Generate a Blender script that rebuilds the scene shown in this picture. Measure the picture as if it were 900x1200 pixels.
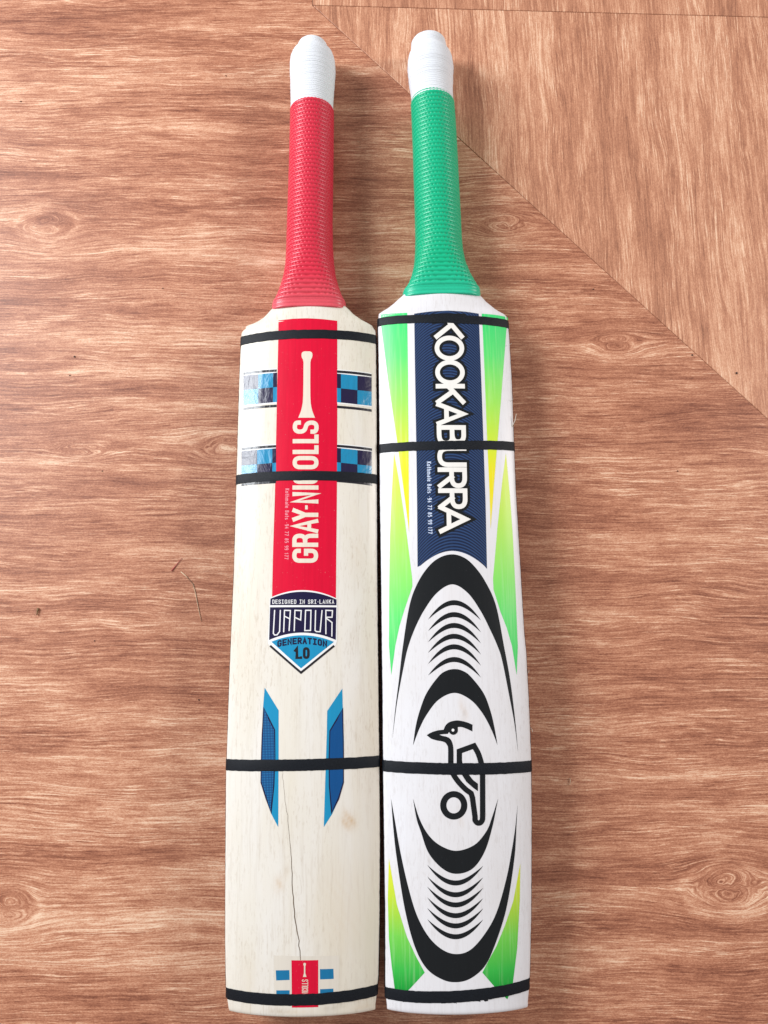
import bpy, bmesh, math, random
import numpy as np
from mathutils import Vector, Matrix
from mathutils.geometry import tessellate_polygon

random.seed(4)
rng = np.random.default_rng(4)
for o in list(bpy.data.objects):
    bpy.data.objects.remove(o)
sc = bpy.context.scene
col = sc.collection

# ------------------------------------------------------------------ camera
CAM_H, TILT, FPX = 0.662, math.radians(10.2), 950.0      # metres, radians, focal length in photo pixels
cd = bpy.data.cameras.new('camera')
cd.sensor_fit = 'VERTICAL'; cd.sensor_height = 36.0
cd.lens = 36.0*FPX/1200.0
cd.clip_start = 0.02; cd.clip_end = 60
cam = bpy.data.objects.new('camera', cd); col.objects.link(cam)
cam.location = (0, 0, CAM_H); cam.rotation_euler = (TILT, 0, 0)
sc.camera = cam

# ------------------------------------------------------------------ light
w = bpy.data.worlds.new('World'); sc.world = w; w.use_nodes = True
bg = w.node_tree.nodes['Background']
bg.inputs[0].default_value = (1.0, 0.965, 0.94, 1); bg.inputs[1].default_value = 0.38

def area(name, loc, aim, sx, sy, power, color):
    l = bpy.data.lights.new(name, 'AREA'); l.shape = 'RECTANGLE'; l.size = sx; l.size_y = sy
    l.energy = power; l.color = color
    o = bpy.data.objects.new(name, l); col.objects.link(o); o.location = loc
    o.rotation_euler = (Vector(aim)-Vector(loc)).to_track_quat('-Z', 'Y').to_euler()
    return o
area('window_light', (-1.95, 1.10, 1.40), (0, .10, 0), .9, 1.2, 91, (0.93, 0.97, 1.0))
area('side_window_light', (2.0, .70, 1.15), (0, .15, 0), .35, .8, 26, (1.0, .95, .9))

sc.view_settings.view_transform = 'Standard'
sc.view_settings.look = 'None'
sc.view_settings.exposure = 0.0
sc.view_settings.gamma = 1.0
sc.render.engine = 'CYCLES'

# ------------------------------------------------------------------ measuring helpers
ct, st = math.cos(TILT), math.sin(TILT)
def at(px, py, z=0.0):
    """world point at height z that the photograph shows at pixel (px, py)"""
    x, y = (px-450)/FPX, (600-py)/FPX
    dx, dy, dz = x, y*ct+st, y*st-ct
    t = (z-CAM_H)/dz
    return dx*t, dy*t, z

def s2l(c):
    return c/12.92 if c <= .04045 else ((c+.055)/1.055)**2.4
def rgb(r, g, b, k=1.0):
    return tuple(min(.92, s2l(v/255)*k) for v in (r, g, b))+(1,)

# ------------------------------------------------------------------ node helpers
class NT:
    def __init__(self, name):
        self.m = bpy.data.materials.new(name); self.m.use_nodes = True
        self.t = self.m.node_tree; self.n = self.t.nodes; self.l = self.t.links
        self.b = self.n['Principled BSDF']
    def _in(self, sock, v):
        if v is None: return
        if isinstance(v, bpy.types.NodeSocket): self.l.new(v, sock)
        else: sock.default_value = v
    def math(self, op, a, b=None, c=None, clamp=False):
        n = self.n.new('ShaderNodeMath'); n.operation = op; n.use_clamp = clamp
        for s, v in zip(n.inputs, (a, b, c)): self._in(s, v)
        return n.outputs[0]
    def pos(self):
        n = self.n.new('ShaderNodeTexCoord'); s = self.n.new('ShaderNodeSeparateXYZ')
        self.l.new(n.outputs['Object'], s.inputs[0]); return s.outputs
    def vec(self, x, y, z=0.0):
        n = self.n.new('ShaderNodeCombineXYZ')
        for s, v in zip(n.inputs, (x, y, z)): self._in(s, v)
        return n.outputs[0]
    def noise(self, v, scale=1.0, detail=2.0, rough=.5, dist=0.0):
        n = self.n.new('ShaderNodeTexNoise'); n.inputs['Scale'].default_value = scale
        n.inputs['Detail'].default_value = detail; n.inputs['Roughness'].default_value = rough
        n.inputs['Distortion'].default_value = dist
        self.l.new(v, n.inputs['Vector']); return n.outputs[0]
    def ramp(self, f, stops, interp='LINEAR'):
        n = self.n.new('ShaderNodeValToRGB'); self.l.new(f, n.inputs[0]); r = n.color_ramp
        r.interpolation = interp
        while len(r.elements) < len(stops): r.elements.new(.5)
        for e, (p, c) in zip(r.elements, stops): e.position = p; e.color = c
        return n.outputs[0]
    def mix(self, f, a, b, blend='MIX'):
        n = self.n.new('ShaderNodeMix'); n.data_type = 'RGBA'; n.blend_type = blend
        self._in(n.inputs[0], f); self._in(n.inputs[6], a); self._in(n.inputs[7], b)
        return n.outputs[2]
    def mapr(self, v, a, b, c=0.0, d=1.0):
        n = self.n.new('ShaderNodeMapRange'); n.clamp = True
        self._in(n.inputs[0], v)
        for i, q in enumerate((a, b, c, d)): n.inputs[1+i].default_value = q
        return n.outputs[0]
    def set(self, **k):
        for a, v in k.items():
            s = self.b.inputs[a.replace('_', ' ')]
            self._in(s, v)
    def bump(self, h, strength, dist):
        n = self.n.new('ShaderNodeBump'); n.inputs['Strength'].default_value = strength
        n.inputs['Distance'].default_value = dist; self.l.new(h, n.inputs['Height'])
        self.l.new(n.outputs[0], self.b.inputs['Normal'])

def attr(N, name):
    n = N.n.new('ShaderNodeAttribute'); n.attribute_name = name
    return n.outputs['Fac']

# ------------------------------------------------------------------ materials
def mat_floor(name, vertical, knots, seed):
    """printed wood floor: streaks along the grain, parted round knots"""
    N = NT(name); X, Y, Z = N.pos()
    if vertical:
        along = N.math('ADD', N.math('MULTIPLY', Y, 1.0), N.math('MULTIPLY', X, -.02))
        across = N.math('ADD', N.math('MULTIPLY', X, 1.0), N.math('MULTIPLY', Y, .02))
    else:
        along, across = X, Y
    # slow wander of the grain
    wn = N.noise(N.vec(N.math('MULTIPLY', along, 6.0), N.math('MULTIPLY', across, 22.0), seed), 1, 2, .5)
    g = N.math('ADD', across, N.math('MULTIPLY', N.math('SUBTRACT', wn, .5), .016))
    wn2 = N.noise(N.vec(N.math('MULTIPLY', along, 22.0), N.math('MULTIPLY', across, 50.0), seed+7), 1, 1, .5)
    g = N.math('ADD', g, N.math('MULTIPLY', N.math('SUBTRACT', wn2, .5), .004))
    kw = N.noise(N.vec(N.math('MULTIPLY', along, 60.0), N.math('MULTIPLY', across, 70.0), seed+3), 1, 2, .5)
    ktot = None
    for (kx, ky, R, el, ks) in knots:
        dx = N.math('MULTIPLY', N.math('SUBTRACT', along, kx), 1/el)
        dy = N.math('SUBTRACT', across, ky)
        dx = N.math('ADD', dx, N.math('MULTIPLY', N.math('SUBTRACT', wn2, .5), R*.9))
        dy = N.math('ADD', dy, N.math('MULTIPLY', N.math('SUBTRACT', kw, .5), R*.8))
        r2 = N.math('ADD', N.math('MULTIPLY', dx, dx), N.math('MULTIPLY', dy, dy))
        q = N.math('DIVIDE', R*R, N.math('ADD', r2, .30*R*R))
        # flow of the grain round the knot, dying away outside
        fall = N.math('EXPONENT', N.math('MULTIPLY', r2, -1/(9*R*R)))
        g = N.math('SUBTRACT', g, N.math('MULTIPLY', N.math('MULTIPLY', dy, q), fall))
        rr = N.math('MULTIPLY', N.math('SQRT', r2), 1/R)
        k = N.math('MULTIPLY', N.mapr(rr, .55, 1.15, 1, 0), N.mapr(dy, -.35*R, .25*R, -.35, 1.0))   # dark upper half
        e = N.math('SUBTRACT', rr, 1.28)
        k = N.math('SUBTRACT', k, N.math('MULTIPLY', N.math('EXPONENT', N.math('MULTIPLY', N.math('MULTIPLY', e, e), -40.0)), .75))   # pale rim
        k = N.math('MULTIPLY', k, ks)
        ktot = k if ktot is None else N.math('ADD', ktot, k)
    def lay(a, c, s, d=2.0, r=.55, ds=0.0):
        return N.noise(N.vec(N.math('MULTIPLY', along, a), N.math('MULTIPLY', g, c), seed+s), 1, d, r, ds)
    band = lay(5.0, 52, 1.3, 4, .6)            # broad dark and pale bands
    streak = lay(13, 300, 3.1, 4, .7)          # streaks of a few millimetres
    fine = lay(24, 800, 5.7, 4, .75)           # hairlines
    dash = lay(42, 1250, 9.2, 3, .7)           # short pale scratches
    pore = lay(85, 1250, 14.2, 3, .65)         # short dark pores
    zone = N.noise(N.vec(N.math('MULTIPLY', along, 9), N.math('MULTIPLY', g, 60), seed+20), 1, 3, .6)
    zone2 = N.noise(N.vec(N.math('MULTIPLY', along, 8), N.math('MULTIPLY', g, 26), seed+31), 1, 2, .5)
    mott = N.noise(N.vec(N.math('MULTIPLY', along, 45), N.math('MULTIPLY', across, 130), seed+40), 1, 3, .65)
    grit = N.noise(N.vec(N.math('MULTIPLY', along, 650), N.math('MULTIPLY', across, 1300), seed), 1, 2, .8)
    # growth lines, in patches only
    rings = N.math('SINE', N.math('ADD', N.math('MULTIPLY', g, 2*math.pi/.0040), N.math('MULTIPLY', streak, 9.0)))
    t = N.math('MULTIPLY', N.math('SUBTRACT', band, .5), .85)
    slow = N.noise(N.vec(N.math('MULTIPLY', along, 3.0), N.math('MULTIPLY', across, 11.0), seed+50), 1, 2, .5)
    t = N.math('ADD', t, N.math('MULTIPLY', N.math('SUBTRACT', slow, .5), .42))
    for src, wgt in ((streak, .40), (fine, .95), (grit, .62), (mott, .34)):
        t = N.math('ADD', t, N.math('MULTIPLY', N.math('SUBTRACT', src, .5), wgt))
    t = N.math('ADD', t, N.math('MULTIPLY', N.math('MULTIPLY', rings, N.mapr(zone2, .48, .66)), .075))
    t = N.math('ADD', t, N.math('MULTIPLY', N.mapr(dash, .52, .63), N.mapr(zone, .38, .62, .05, .32)))
    t = N.math('SUBTRACT', t, N.math('MULTIPLY', N.mapr(pore, .55, .66), N.mapr(zone, .40, .62, .15, .10)))
    if ktot is not None:
        t = N.math('SUBTRACT', t, N.math('MULTIPLY', ktot, .15))
    t = N.math('ADD', t, .47, clamp=True)
    c = N.ramp(t, [(.12, (.175, .054, .030, 1)), (.34, (.330, .120, .066, 1)), (.52, (.485, .204, .117, 1)),
                   (.68, (.66, .345, .215, 1)), (.90, (.84, .58, .41, 1))])
    if vertical:
        c = N.mix(.14, c, (.72, .42, .26, 1))
    N.set(Base_Color=c, Roughness=N.mapr(fine, .3, .7, .36, .50), Specular_IOR_Level=.45)
    N.bump(N.math('ADD', fine, N.math('MULTIPLY', dash, .8)), .25, .0004)
    return N.m

def mat_blade(name, base, warm, grainc, seed, k_grain):
    """bleached willow: grain lines running along the blade, flecks, stains from the 'stain' attribute"""
    N = NT(name); X, Y, Z = N.pos()
    wob = N.noise(N.vec(N.math('MULTIPLY', X, 20), N.math('MULTIPLY', Y, 5), seed), 1, 2)
    xx = N.math('ADD', X, N.math('MULTIPLY', wob, .010))
    broad = N.noise(N.vec(N.math('MULTIPLY', X, 42), N.math('MULTIPLY', Y, 5), seed+1), 1, 3)
    lines = N.noise(N.vec(N.math('MULTIPLY', xx, 560), N.math('MULTIPLY', Y, 24), seed+2), 1, 3, .6)
    fleck = N.noise(N.vec(N.math('MULTIPLY', X, 900), N.math('MULTIPLY', Y, 150), seed+4), 1, 2, .6)
    patch = N.noise(N.vec(N.math('MULTIPLY', X, 18), N.math('MULTIPLY', Y, 9), seed+5), 1, 3)
    c = N.mix(N.mapr(broad, .35, .68), base, warm)
    c = N.mix(N.math('MULTIPLY', N.mapr(lines, .52, .76), k_grain), c, grainc)
    c = N.mix(N.math('MULTIPLY', N.math('MULTIPLY', N.mapr(fleck, .56, .66), N.mapr(patch, .36, .60)), .40), c, grainc)
    c = N.mix(N.math('MULTIPLY', N.mapr(patch, .48, .70), .35), c, tuple(v*.9 for v in (warm[0], warm[1]*.97, warm[2]*.92))+(1,))
    c = N.mix(attr(N, 'stain'), c, (.55, .33, .13, 1))
    c = N.mix(attr(N, 'smudge'), c, (.22, .17, .13, 1))
    N.set(Base_Color=c, Roughness=.42, Specular_IOR_Level=.3, Coat_Weight=.16, Coat_Roughness=.2)
    N.bump(lines, .10, .0004)
    return N.m

def mat_print(name, c, rough=.38, wear=.10, coat=.3, wearcol=(.75, .70, .62, 1), dark=.10):
    """ink on a vinyl sticker over wood: faint vertical grain and worn specks"""
    N = NT(name); X, Y, Z = N.pos()
    ln = N.noise(N.vec(N.math('MULTIPLY', X, 500), N.math('MULTIPLY', Y, 14), 3.0), 1, 3, .6)
    pt = N.noise(N.vec(N.math('MULTIPLY', X, 60), N.math('MULTIPLY', Y, 25), 8.0), 1, 3, .6)
    sp = N.noise(N.vec(N.math('MULTIPLY', X, 900), N.math('MULTIPLY', Y, 520), 5.0), 1, 2, .6)
    d = tuple(v*.62 for v in c[:3])+(1,)
    col_ = N.mix(N.math('MULTIPLY', N.mapr(ln, .40, .75), dark*2.2), c, d)
    col_ = N.mix(N.math('MULTIPLY', N.mapr(pt, .35, .75), dark*1.5), col_, d)
    col_ = N.mix(N.math('MULTIPLY', N.mapr(sp, .68, .76), wear*2), col_, wearcol)
    N.set(Base_Color=col_, Roughness=rough, Specular_IOR_Level=.22, Coat_Weight=coat*.35, Coat_Roughness=.2)
    N.bump(N.math('ADD', ln, N.math('MULTIPLY', pt, 3.0)), .12, .0004)
    return N.m

def mat_film(name, c):
    """glossy wrinkled sticker film"""
    N = NT(name); X, Y, Z = N.pos()
    cr = N.noise(N.vec(N.math('MULTIPLY', X, 90), N.math('MULTIPLY', Y, 45), 2.0), 1, 3, .55, .6)
    ln = N.noise(N.vec(N.math('MULTIPLY', X, 480), N.math('MULTIPLY', Y, 20), 3.0), 1, 2, .6)
    d = tuple(v*.7 for v in c[:3])+(1,)
    N.set(Base_Color=N.mix(N.math('MULTIPLY', N.mapr(ln, .45, .75), .4), c, d), Roughness=.30,
          Specular_IOR_Level=.3, Coat_Weight=.28, Coat_Roughness=.08)
    N.bump(N.math('ADD', cr, N.math('MULTIPLY', ln, .05)), .8, .0014)
    return N.m

def mat_gradient(name, v0, v1, stops):
    """ink fading from one colour to another along the blade"""
    N = NT(name); X, Y, Z = N.pos()
    ln = N.noise(N.vec(N.math('MULTIPLY', X, 480), N.math('MULTIPLY', Y, 16), 3.0), 1, 3, .6)
    f = N.math('ADD', N.mapr(Y, v0, v1), N.math('MULTIPLY', N.math('SUBTRACT', ln, .5), .05))
    c = N.ramp(f, stops)
    c = N.mix(N.math('MULTIPLY', N.mapr(ln, .5, .8), .25), c, (.75, .85, .6, 1))
    N.set(Base_Color=c, Roughness=.42, Specular_IOR_Level=.25, Coat_Weight=.10, Coat_Roughness=.2)
    N.bump(ln, .10, .0004)
    return N.m

def mat_navy(name, c0, curv, period):
    """navy print with lighter curved pinstripes"""
    N = NT(name); X, Y, Z = N.pos()
    u = N.math('SUBTRACT', X, c0)
    ln = N.noise(N.vec(N.math('MULTIPLY', X, 420), N.math('MULTIPLY', Y, 14), 3.0), 1, 3, .6)
    ph = N.math('SUBTRACT', Y, N.math('MULTIPLY', N.math('MULTIPLY', u, u), -curv))
    s = N.math('SINE', N.math('MULTIPLY', ph, 2*math.pi/period))
    s = N.mapr(s, -.25, .65)
    c = N.mix(s, (.007, .014, .045, 1), (.024, .058, .155, 1))
    c = N.mix(N.math('MULTIPLY', N.mapr(ln, .5, .75), .20), c, (.03, .06, .13, 1))
    N.set(Base_Color=c, Roughness=.42, Specular_IOR_Level=.25, Coat_Weight=.10, Coat_Roughness=.2)
    N.bump(ln, .10, .0004)
    return N.m

def mat_dots(name, c, dotc):
    """blue ink with a fine mesh of lighter dots"""
    N = NT(name); X, Y, Z = N.pos()
    p = .0023
    a = N.math('SINE', N.math('MULTIPLY', N.math('ADD', X, Y), 2*math.pi/p))
    b = N.math('SINE', N.math('MULTIPLY', N.math('SUBTRACT', X, Y), 2*math.pi/p))
    s = N.mapr(N.math('MULTIPLY', a, b), .25, .7)
    N.set(Base_Color=N.mix(s, c, dotc), Roughness=.42, Specular_IOR_Level=.25, Coat_Weight=.10, Coat_Roughness=.2)
    return N.m

def mat_rubber(name, c, stretched, v0, v1):
    N = NT(name); X, Y, Z = N.pos()
    nz = N.noise(N.vec(N.math('MULTIPLY', X, 700), N.math('MULTIPLY', Y, 700), 1.0), 1, 3)
    big = N.noise(N.vec(N.math('MULTIPLY', X, 60), N.math('MULTIPLY', Y, 30), 4.0), 1, 3)
    cc = N.mix(N.mapr(Y, v0, v1), stretched, c)
    d = tuple(v*.75 for v in c[:3])+(1,)
    cc = N.mix(N.math('MULTIPLY', N.mapr(nz, .4, .8), .35), cc, d)
    cc = N.mix(N.math('MULTIPLY', N.mapr(big, .4, .8), .25), cc, d)
    N.set(Base_Color=cc, Roughness=.34, Specular_IOR_Level=.40)
    N.bump(nz, .15, .0003)
    return N.m

def mat_cloth(name, c, c2, su, sv, rough, bump):
    N = NT(name); X, Y, Z = N.pos()
    a = N.noise(N.vec(N.math('MULTIPLY', X, su), N.math('MULTIPLY', Y, sv), N.math('MULTIPLY', Z, su)), 1, 3, .6)
    N.set(Base_Color=N.mix(N.mapr(a, .35, .7), c, c2), Roughness=rough, Specular_IOR_Level=.2)
    wv = N.math('MULTIPLY', N.math('SINE', N.math('MULTIPLY', X, 2*math.pi/.0013)), N.math('SINE', N.math('MULTIPLY', Y, 2*math.pi/.0011)))
    N.bump(N.math('ADD', a, N.math('MULTIPLY', wv, .45)), bump, .0004)
    return N.m

def mat_plain(name, c, rough=.6):
    N = NT(name); X, Y, Z = N.pos()
    a = N.noise(N.vec(N.math('MULTIPLY', X, 600), N.math('MULTIPLY', Y, 600), N.math('MULTIPLY', Z, 600)), 1, 2)
    N.set(Base_Color=N.mix(N.mapr(a, .3, .7), c, tuple(v*.7 for v in c[:3])+(1,)), Roughness=rough)
    return N.m

# ------------------------------------------------------------------ object helpers
def obj(name, verts, faces, m, parent=None, smooth=True):
    me = bpy.data.meshes.new(name)
    me.from_pydata([tuple(v) for v in verts], [], faces); me.update()
    if smooth: me.polygons.foreach_set('use_smooth', [True]*len(me.polygons))
    if m: me.materials.append(m)
    o = bpy.data.objects.new(name, me); col.objects.link(o)
    if parent: o.parent = parent
    return o

def obj_bm(name, bm, m, parent=None, smooth=False):
    me = bpy.data.meshes.new(name); bm.to_mesh(me); bm.free()
    if smooth: me.polygons.foreach_set('use_smooth', [True]*len(me.polygons))
    me.materials.append(m)
    o = bpy.data.objects.new(name, me); col.objects.link(o)
    if parent: o.parent = parent
    return o

def tag(o, label=None, cat=None, group=None, kind=None):
    for k, v in (('label', label), ('category', cat), ('group', group), ('kind', kind)):
        if v: o[k] = v

# ------------------------------------------------------------------ floor
base = obj('floor', [(-1.5, -1.2, -.0022), (1.5, -1.2, -.0022), (1.5, 1.9, -.0022), (-1.5, 1.9, -.0022)],
           [(0, 1, 2, 3)], mat_plain('floor_bed', rgb(196, 152, 116), .8))
tag(base, 'reddish brown wood patterned floor laid in panels', None, None, 'structure')

c0 = at(366, 6); c1 = at(900, 491); ctop = at(900, 20)
def ext(a, b, k):                       # point beyond b on the line from a
    return (a[0]+(b[0]-a[0])*k, a[1]+(b[1]-a[1])*k)
dfar = ext(c0, c1, 2.6); tfar = ext(c0, ctop, 3.2)
cl = at(357, -2)
gap = .00018
def panel(pts, m):
    # shrink the outline a little, give it thickness and an eased edge
    c = Vector((sum(p[0] for p in pts)/len(pts), sum(p[1] for p in pts)/len(pts)))
    n = len(pts); lines = []
    for i in range(n):
        a, b = Vector(pts[i][:2]), Vector(pts[(i+1) % n][:2]); d = (b-a).normalized()
        nn = Vector((-d.y, d.x)); lines.append((a+nn*gap, d))
    out = []
    for i in range(n):
        (p, d), (q, e) = lines[i-1], lines[i]
        den = d.x*e.y-d.y*e.x
        t = ((q.x-p.x)*e.y-(q.y-p.y)*e.x)/den
        out.append(p+d*t)
    bm = bmesh.new()
    top = [bm.verts.new((p.x, p.y, 0)) for p in out]; bot = [bm.verts.new((p.x, p.y, -.002)) for p in out]
    bm.faces.new(top)
    for i in range(n): bm.faces.new((top[i-1], bot[i-1], bot[i], top[i]))
    bmesh.ops.recalc_face_normals(bm, faces=bm.faces[:])
    te = [e for e in bm.edges if all(abs(v.co.z) < 1e-6 for v in e.verts)]
    bmesh.ops.bevel(bm, geom=te, offset=.0004, segments=2, profile=.5, affect='EDGES')
    return obj_bm('floor_panel', bm, m, base)
def kn(px, py, R, el, k=1.0): p = at(px, py); return (p[0], p[1], R, el, k)
knots_main = [kn(55, 262, .013, 1.7), kn(856, 1040, .017, 1.5), kn(8, 1062, .014, 1.4), kn(722, 402, .010, 2.4, .4),
              kn(592, 262, .010, 2.2, .35), kn(268, 522, .011, 2.2, .5), kn(95, 526, .007, 3.0, .3)]
panel([(-1.45, -1.15), (1.45, -1.15), (dfar[0], dfar[1]), (c0[0], c0[1]), (cl[0], 1.85), (-1.45, 1.85)],
      mat_floor('floor_print', False, knots_main, 2.4))
panel([(c0[0], c0[1]), (dfar[0], dfar[1]), (tfar[0], tfar[1])], mat_floor('floor_print_upright', True, [], 11.7))
panel([(c0[0], c0[1]), (tfar[0], tfar[1]), (tfar[0], 1.85), (cl[0], 1.85)], mat_floor('floor_print_far', True, [], 23.1))

# ------------------------------------------------------------------ cricket bat
class Bat:
    def __init__(self, label, left, right, toe_px, tip_px, grip, cap, grip_px, apex_px, stains, smudges, seed):
        self.rng = np.random.default_rng(seed)
        ta = Vector(at(*toe_px, .03)).to_2d(); tb = Vector(at(*tip_px, .03)).to_2d()
        self.o = ta; self.ang = math.atan2(-(tb-ta).x, (tb-ta).y)
        self.ca, self.sa = math.cos(self.ang), math.sin(self.ang)
        self.root = bpy.data.objects.new('cricket_bat', None); col.objects.link(self.root)
        self.root.location = (ta.x, ta.y, 0); self.root.rotation_euler = (0, 0, self.ang)
        tag(self.root, label, 'cricket bat', 'cricket bats lying side by side')
        self.vg = self.loc(grip_px[0], grip_px[1], .043)[1]         # lower rim of the grip
        self.zfit = np.polyfit([0, .06, .17, .3, .42, self.vg, self.vg+.03], [.0405, .045, .0492, .0475, .0445, .0420, .041], 4)
        def edge_pt(x, y):
            v = .3
            for i in range(4):
                u, v = self.loc(x, y, float(np.polyval(self.zfit, v))-.0128*np.interp(y, [340, 388], [.55, 1]))
            return u, v
        L = [edge_pt(x, y) for x, y in left]; R = [edge_pt(x, y) for x, y in right]
        L.sort(key=lambda p: p[1]); R.sort(key=lambda p: p[1])
        self.Lv, self.Lu = [p[1] for p in L], [p[0] for p in L]
        self.Rv, self.Ru = [p[1] for p in R], [p[0] for p in R]
        self.v0 = 0.0
        self.jv = np.linspace(-.01, .7, 900)
        self.jl = np.abs(self.smooth(self.rng.normal(0, 1, 900), 4))*.00018
        self.jr = -np.abs(self.smooth(self.rng.normal(0, 1, 900), 4))*.00018
        self.stains, self.smudges = stains, smudges
        # handle profile: v, centre, half width
        prof = []
        for y, xl, xr in grip+cap:
            for it in range(3):
                z = self.hz(prof_v) if it else .024
                a = self.loc(xl, y, z); b = self.loc(xr, y, z); prof_v = (a[1]+b[1])/2
            prof.append((prof_v, (a[0]+b[0])/2, (b[0]-a[0])/2))
        prof.sort(); self.prof = np.array(prof)
        self.vb = self.loc(apex_px[0], apex_px[1], .0415)[1]        # grip meets the white binding
        self.vt = self.prof[-1, 0]+.0022
    @staticmethod
    def smooth(a, n):
        k = np.ones(n)/n
        return np.convolve(a, k, 'same')
    def loc(self, px, py, z):
        x, y, _ = at(px, py, z); dx, dy = x-self.o.x, y-self.o.y
        return (dx*self.ca+dy*self.sa, -dx*self.sa+dy*self.ca)
    def hz(self, v):                                                # height of the handle's axis
        t = min(max((v-.5)/.27, 0), 1)
        return .0255-.0045*t
    def edges(self, v):
        return np.interp(v, self.Lv, self.Lu), np.interp(v, self.Rv, self.Ru)
    def face(self, u, v, clampedge=True):
        l, r = np.interp(v, self.Lv, self.Lu), np.interp(v, self.Rv, self.Ru)
        hw = (r-l)/2; c = (r+l)/2
        s = min(1.0, abs((u-c)/hw))
        k = hw/.054
        z = float(np.polyval(self.zfit, v))-(.0092*s*s+.0026*s**6)*k
        s0 = 1-.0015/hw
        if s > s0: z -= .0015*(1-math.sqrt(max(0, 1-((s-s0)/(1-s0))**2)))
        if v < .0025: z -= .0018*(1-math.sqrt(max(0, 1-((.0025-v)/.0025)**2)))
        if v > self.vg: z -= .0022*min(1, (v-self.vg)/.006)
        return z
    def uv(self, px, py):
        z = .046
        for i in range(5):
            u, v = self.loc(px, py, z); z = self.face(u, max(v, .0051))
        return u, v
    # ---------------------------------------------------------------- solid parts
    def blade(self, m):
        ss = np.concatenate([[-1, -.997, -.99, -.98, -.97], np.linspace(-.955, .955, 56), [.97, .98, .99, .997, 1]])
        vs = np.concatenate([[0, .0004, .0012, .0025, .004], np.arange(.006, self.vg+.022, .002)])
        V, F, A, B = [], [], [], []
        nb = 9; row = len(ss)+2+nb
        for v in vs:
            l, r = self.edges(v)
            if v > self.vg:
                q = 1-.07*min(1, (v-self.vg)/.006); c = (l+r)/2; l, r = c+(l-c)*q, c+(r-c)*q
            hw, c = (r-l)/2, (r+l)/2
            k = hw/.054
            jl, jr = np.interp(v, self.jv, self.jl), np.interp(v, self.jv, self.jr)
            for s in ss:                                             # only the very rim is ragged
                e = max(0, (abs(s)-.93)/.07)
                u = c+s*hw
                V.append((u+e*(jl if s < 0 else jr), v, self.face(c+s*hw*.99999, v)))
            ze = V[-1][2]
            zw = max(ze-.0155, .012) if v < self.vg-.02 else ze-.012
            ins = .003*max(0, 1-v/.004)
            V.append((r-.0005, v+ins, zw))
            sp = np.interp(v, [0, .05, .14, .26, .36, .46, .56], [.013, .006, .0, .0, .004, .010, .014])
            for i in range(nb):
                s = 1-2*(i+1)/(nb+1)
                zz = sp+(zw-sp)*abs(s)**1.25
                V.append((c+s*hw*.97, v+ins, zz))
            V.append((l+.0005, v+ins, zw))
        n = len(vs)
        for i in range(n-1):
            for j in range(row):
                a, b = i*row+j, i*row+(j+1) % row
                F.append((a, b, b+row, a+row))
        F.append(tuple(range(row-1, -1, -1))); F.append(tuple((n-1)*row+j for j in range(row)))
        o = obj('blade', V, F, m, self.root)
        def blob(lst):
            P = np.array(V); out = np.zeros(len(V))
            for px, py, rx, ry, amt in lst:
                u, v = self.uv(px, py); k = .0006
                d = ((P[:, 0]-u)/(rx*k))**2+((P[:, 1]-v)/(ry*k))**2
                nz = .65+.35*np.sin(P[:, 0]*2300+P[:, 1]*900)*np.sin(P[:, 1]*1700)
                out += amt*np.exp(-d)*nz
            return np.clip(out, 0, 1)
        for nm, lst in (('stain', self.stains), ('smudge', self.smudges)):
            at_ = o.data.attributes.new(nm, 'FLOAT', 'POINT'); at_.data.foreach_set('value', blob(lst))
        return o
    def ring(self, v):
        p = self.prof
        return np.interp(v, p[:, 0], p[:, 1]), np.interp(v, p[:, 0], p[:, 2])
    def tube(self, name, vs, fn, nth, m, close=None):
        """loft round the handle axis; fn(v, theta array) gives the radial offset"""
        th = np.linspace(0, 2*math.pi, nth, endpoint=False)
        V = []
        for v in vs:
            c, a = self.ring(v); cz = self.hz(v)
            f = min(1, max(0, (self.vg+.055-v)/.055))                # 1 at the flare, 0 on the handle
            f = f*f*(3-2*f)
            b = a*(1-f)+f*.0172; e = 2+1.5*f
            ct_, st_ = np.cos(th), np.sin(th)
            d = fn(v, th)
            x = c+np.sign(ct_)*np.abs(ct_)**(2/e)*(a+d); z = cz+np.sign(st_)*np.abs(st_)**(2/e)*(b+d)
            V.append(np.stack([x, np.full(nth, v), z], 1))
        V = np.concatenate(V); n = len(vs)
        F = []
        for i in range(n-1):
            for j in range(nth):
                a_, b_ = i*nth+j, i*nth+(j+1) % nth
                F.append((a_, a_+nth, b_+nth, b_))
        F.append(tuple(range(nth))); F.append(tuple((n-1)*nth+j for j in range(nth-1, -1, -1)))
        return obj(name, V, F, m, self.root)
    def grip(self, m):
        p = .00378; n = 38; rim = self.vg+.0075
        vs = list(np.linspace(self.vg, rim, 26))+list(np.arange(rim, self.vb+.0005, p/7))
        def fn(v, th):
            if v < rim:                                              # smooth hem with two beads
                t = (v-self.vg)/(rim-self.vg)
                return np.full_like(th, .0003*abs(math.sin(t*math.pi*2.5))*(1-t*.4)-(.0010*max(0, 1-t*14)))
            k = (v-rim)/p; r = int(k); fr = k-r
            ridge = math.sin(math.pi*fr)**.7
            q = (th*n/(2*math.pi)+.5*(r % 2)) % 1.0
            dots = np.abs(np.sin(np.pi*q))**.8
            slot = np.exp(-((q-.5)/.20)**2)*math.exp(-((fr-.93)/.14)**2)   # small dark slots between the ridges
            g = .00085*ridge*(.90+.10*dots)-.0010*slot
            if v > self.vb-.0008: g -= .0005
            return g
        return self.tube('grip', vs, fn, n*7, m)
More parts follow.
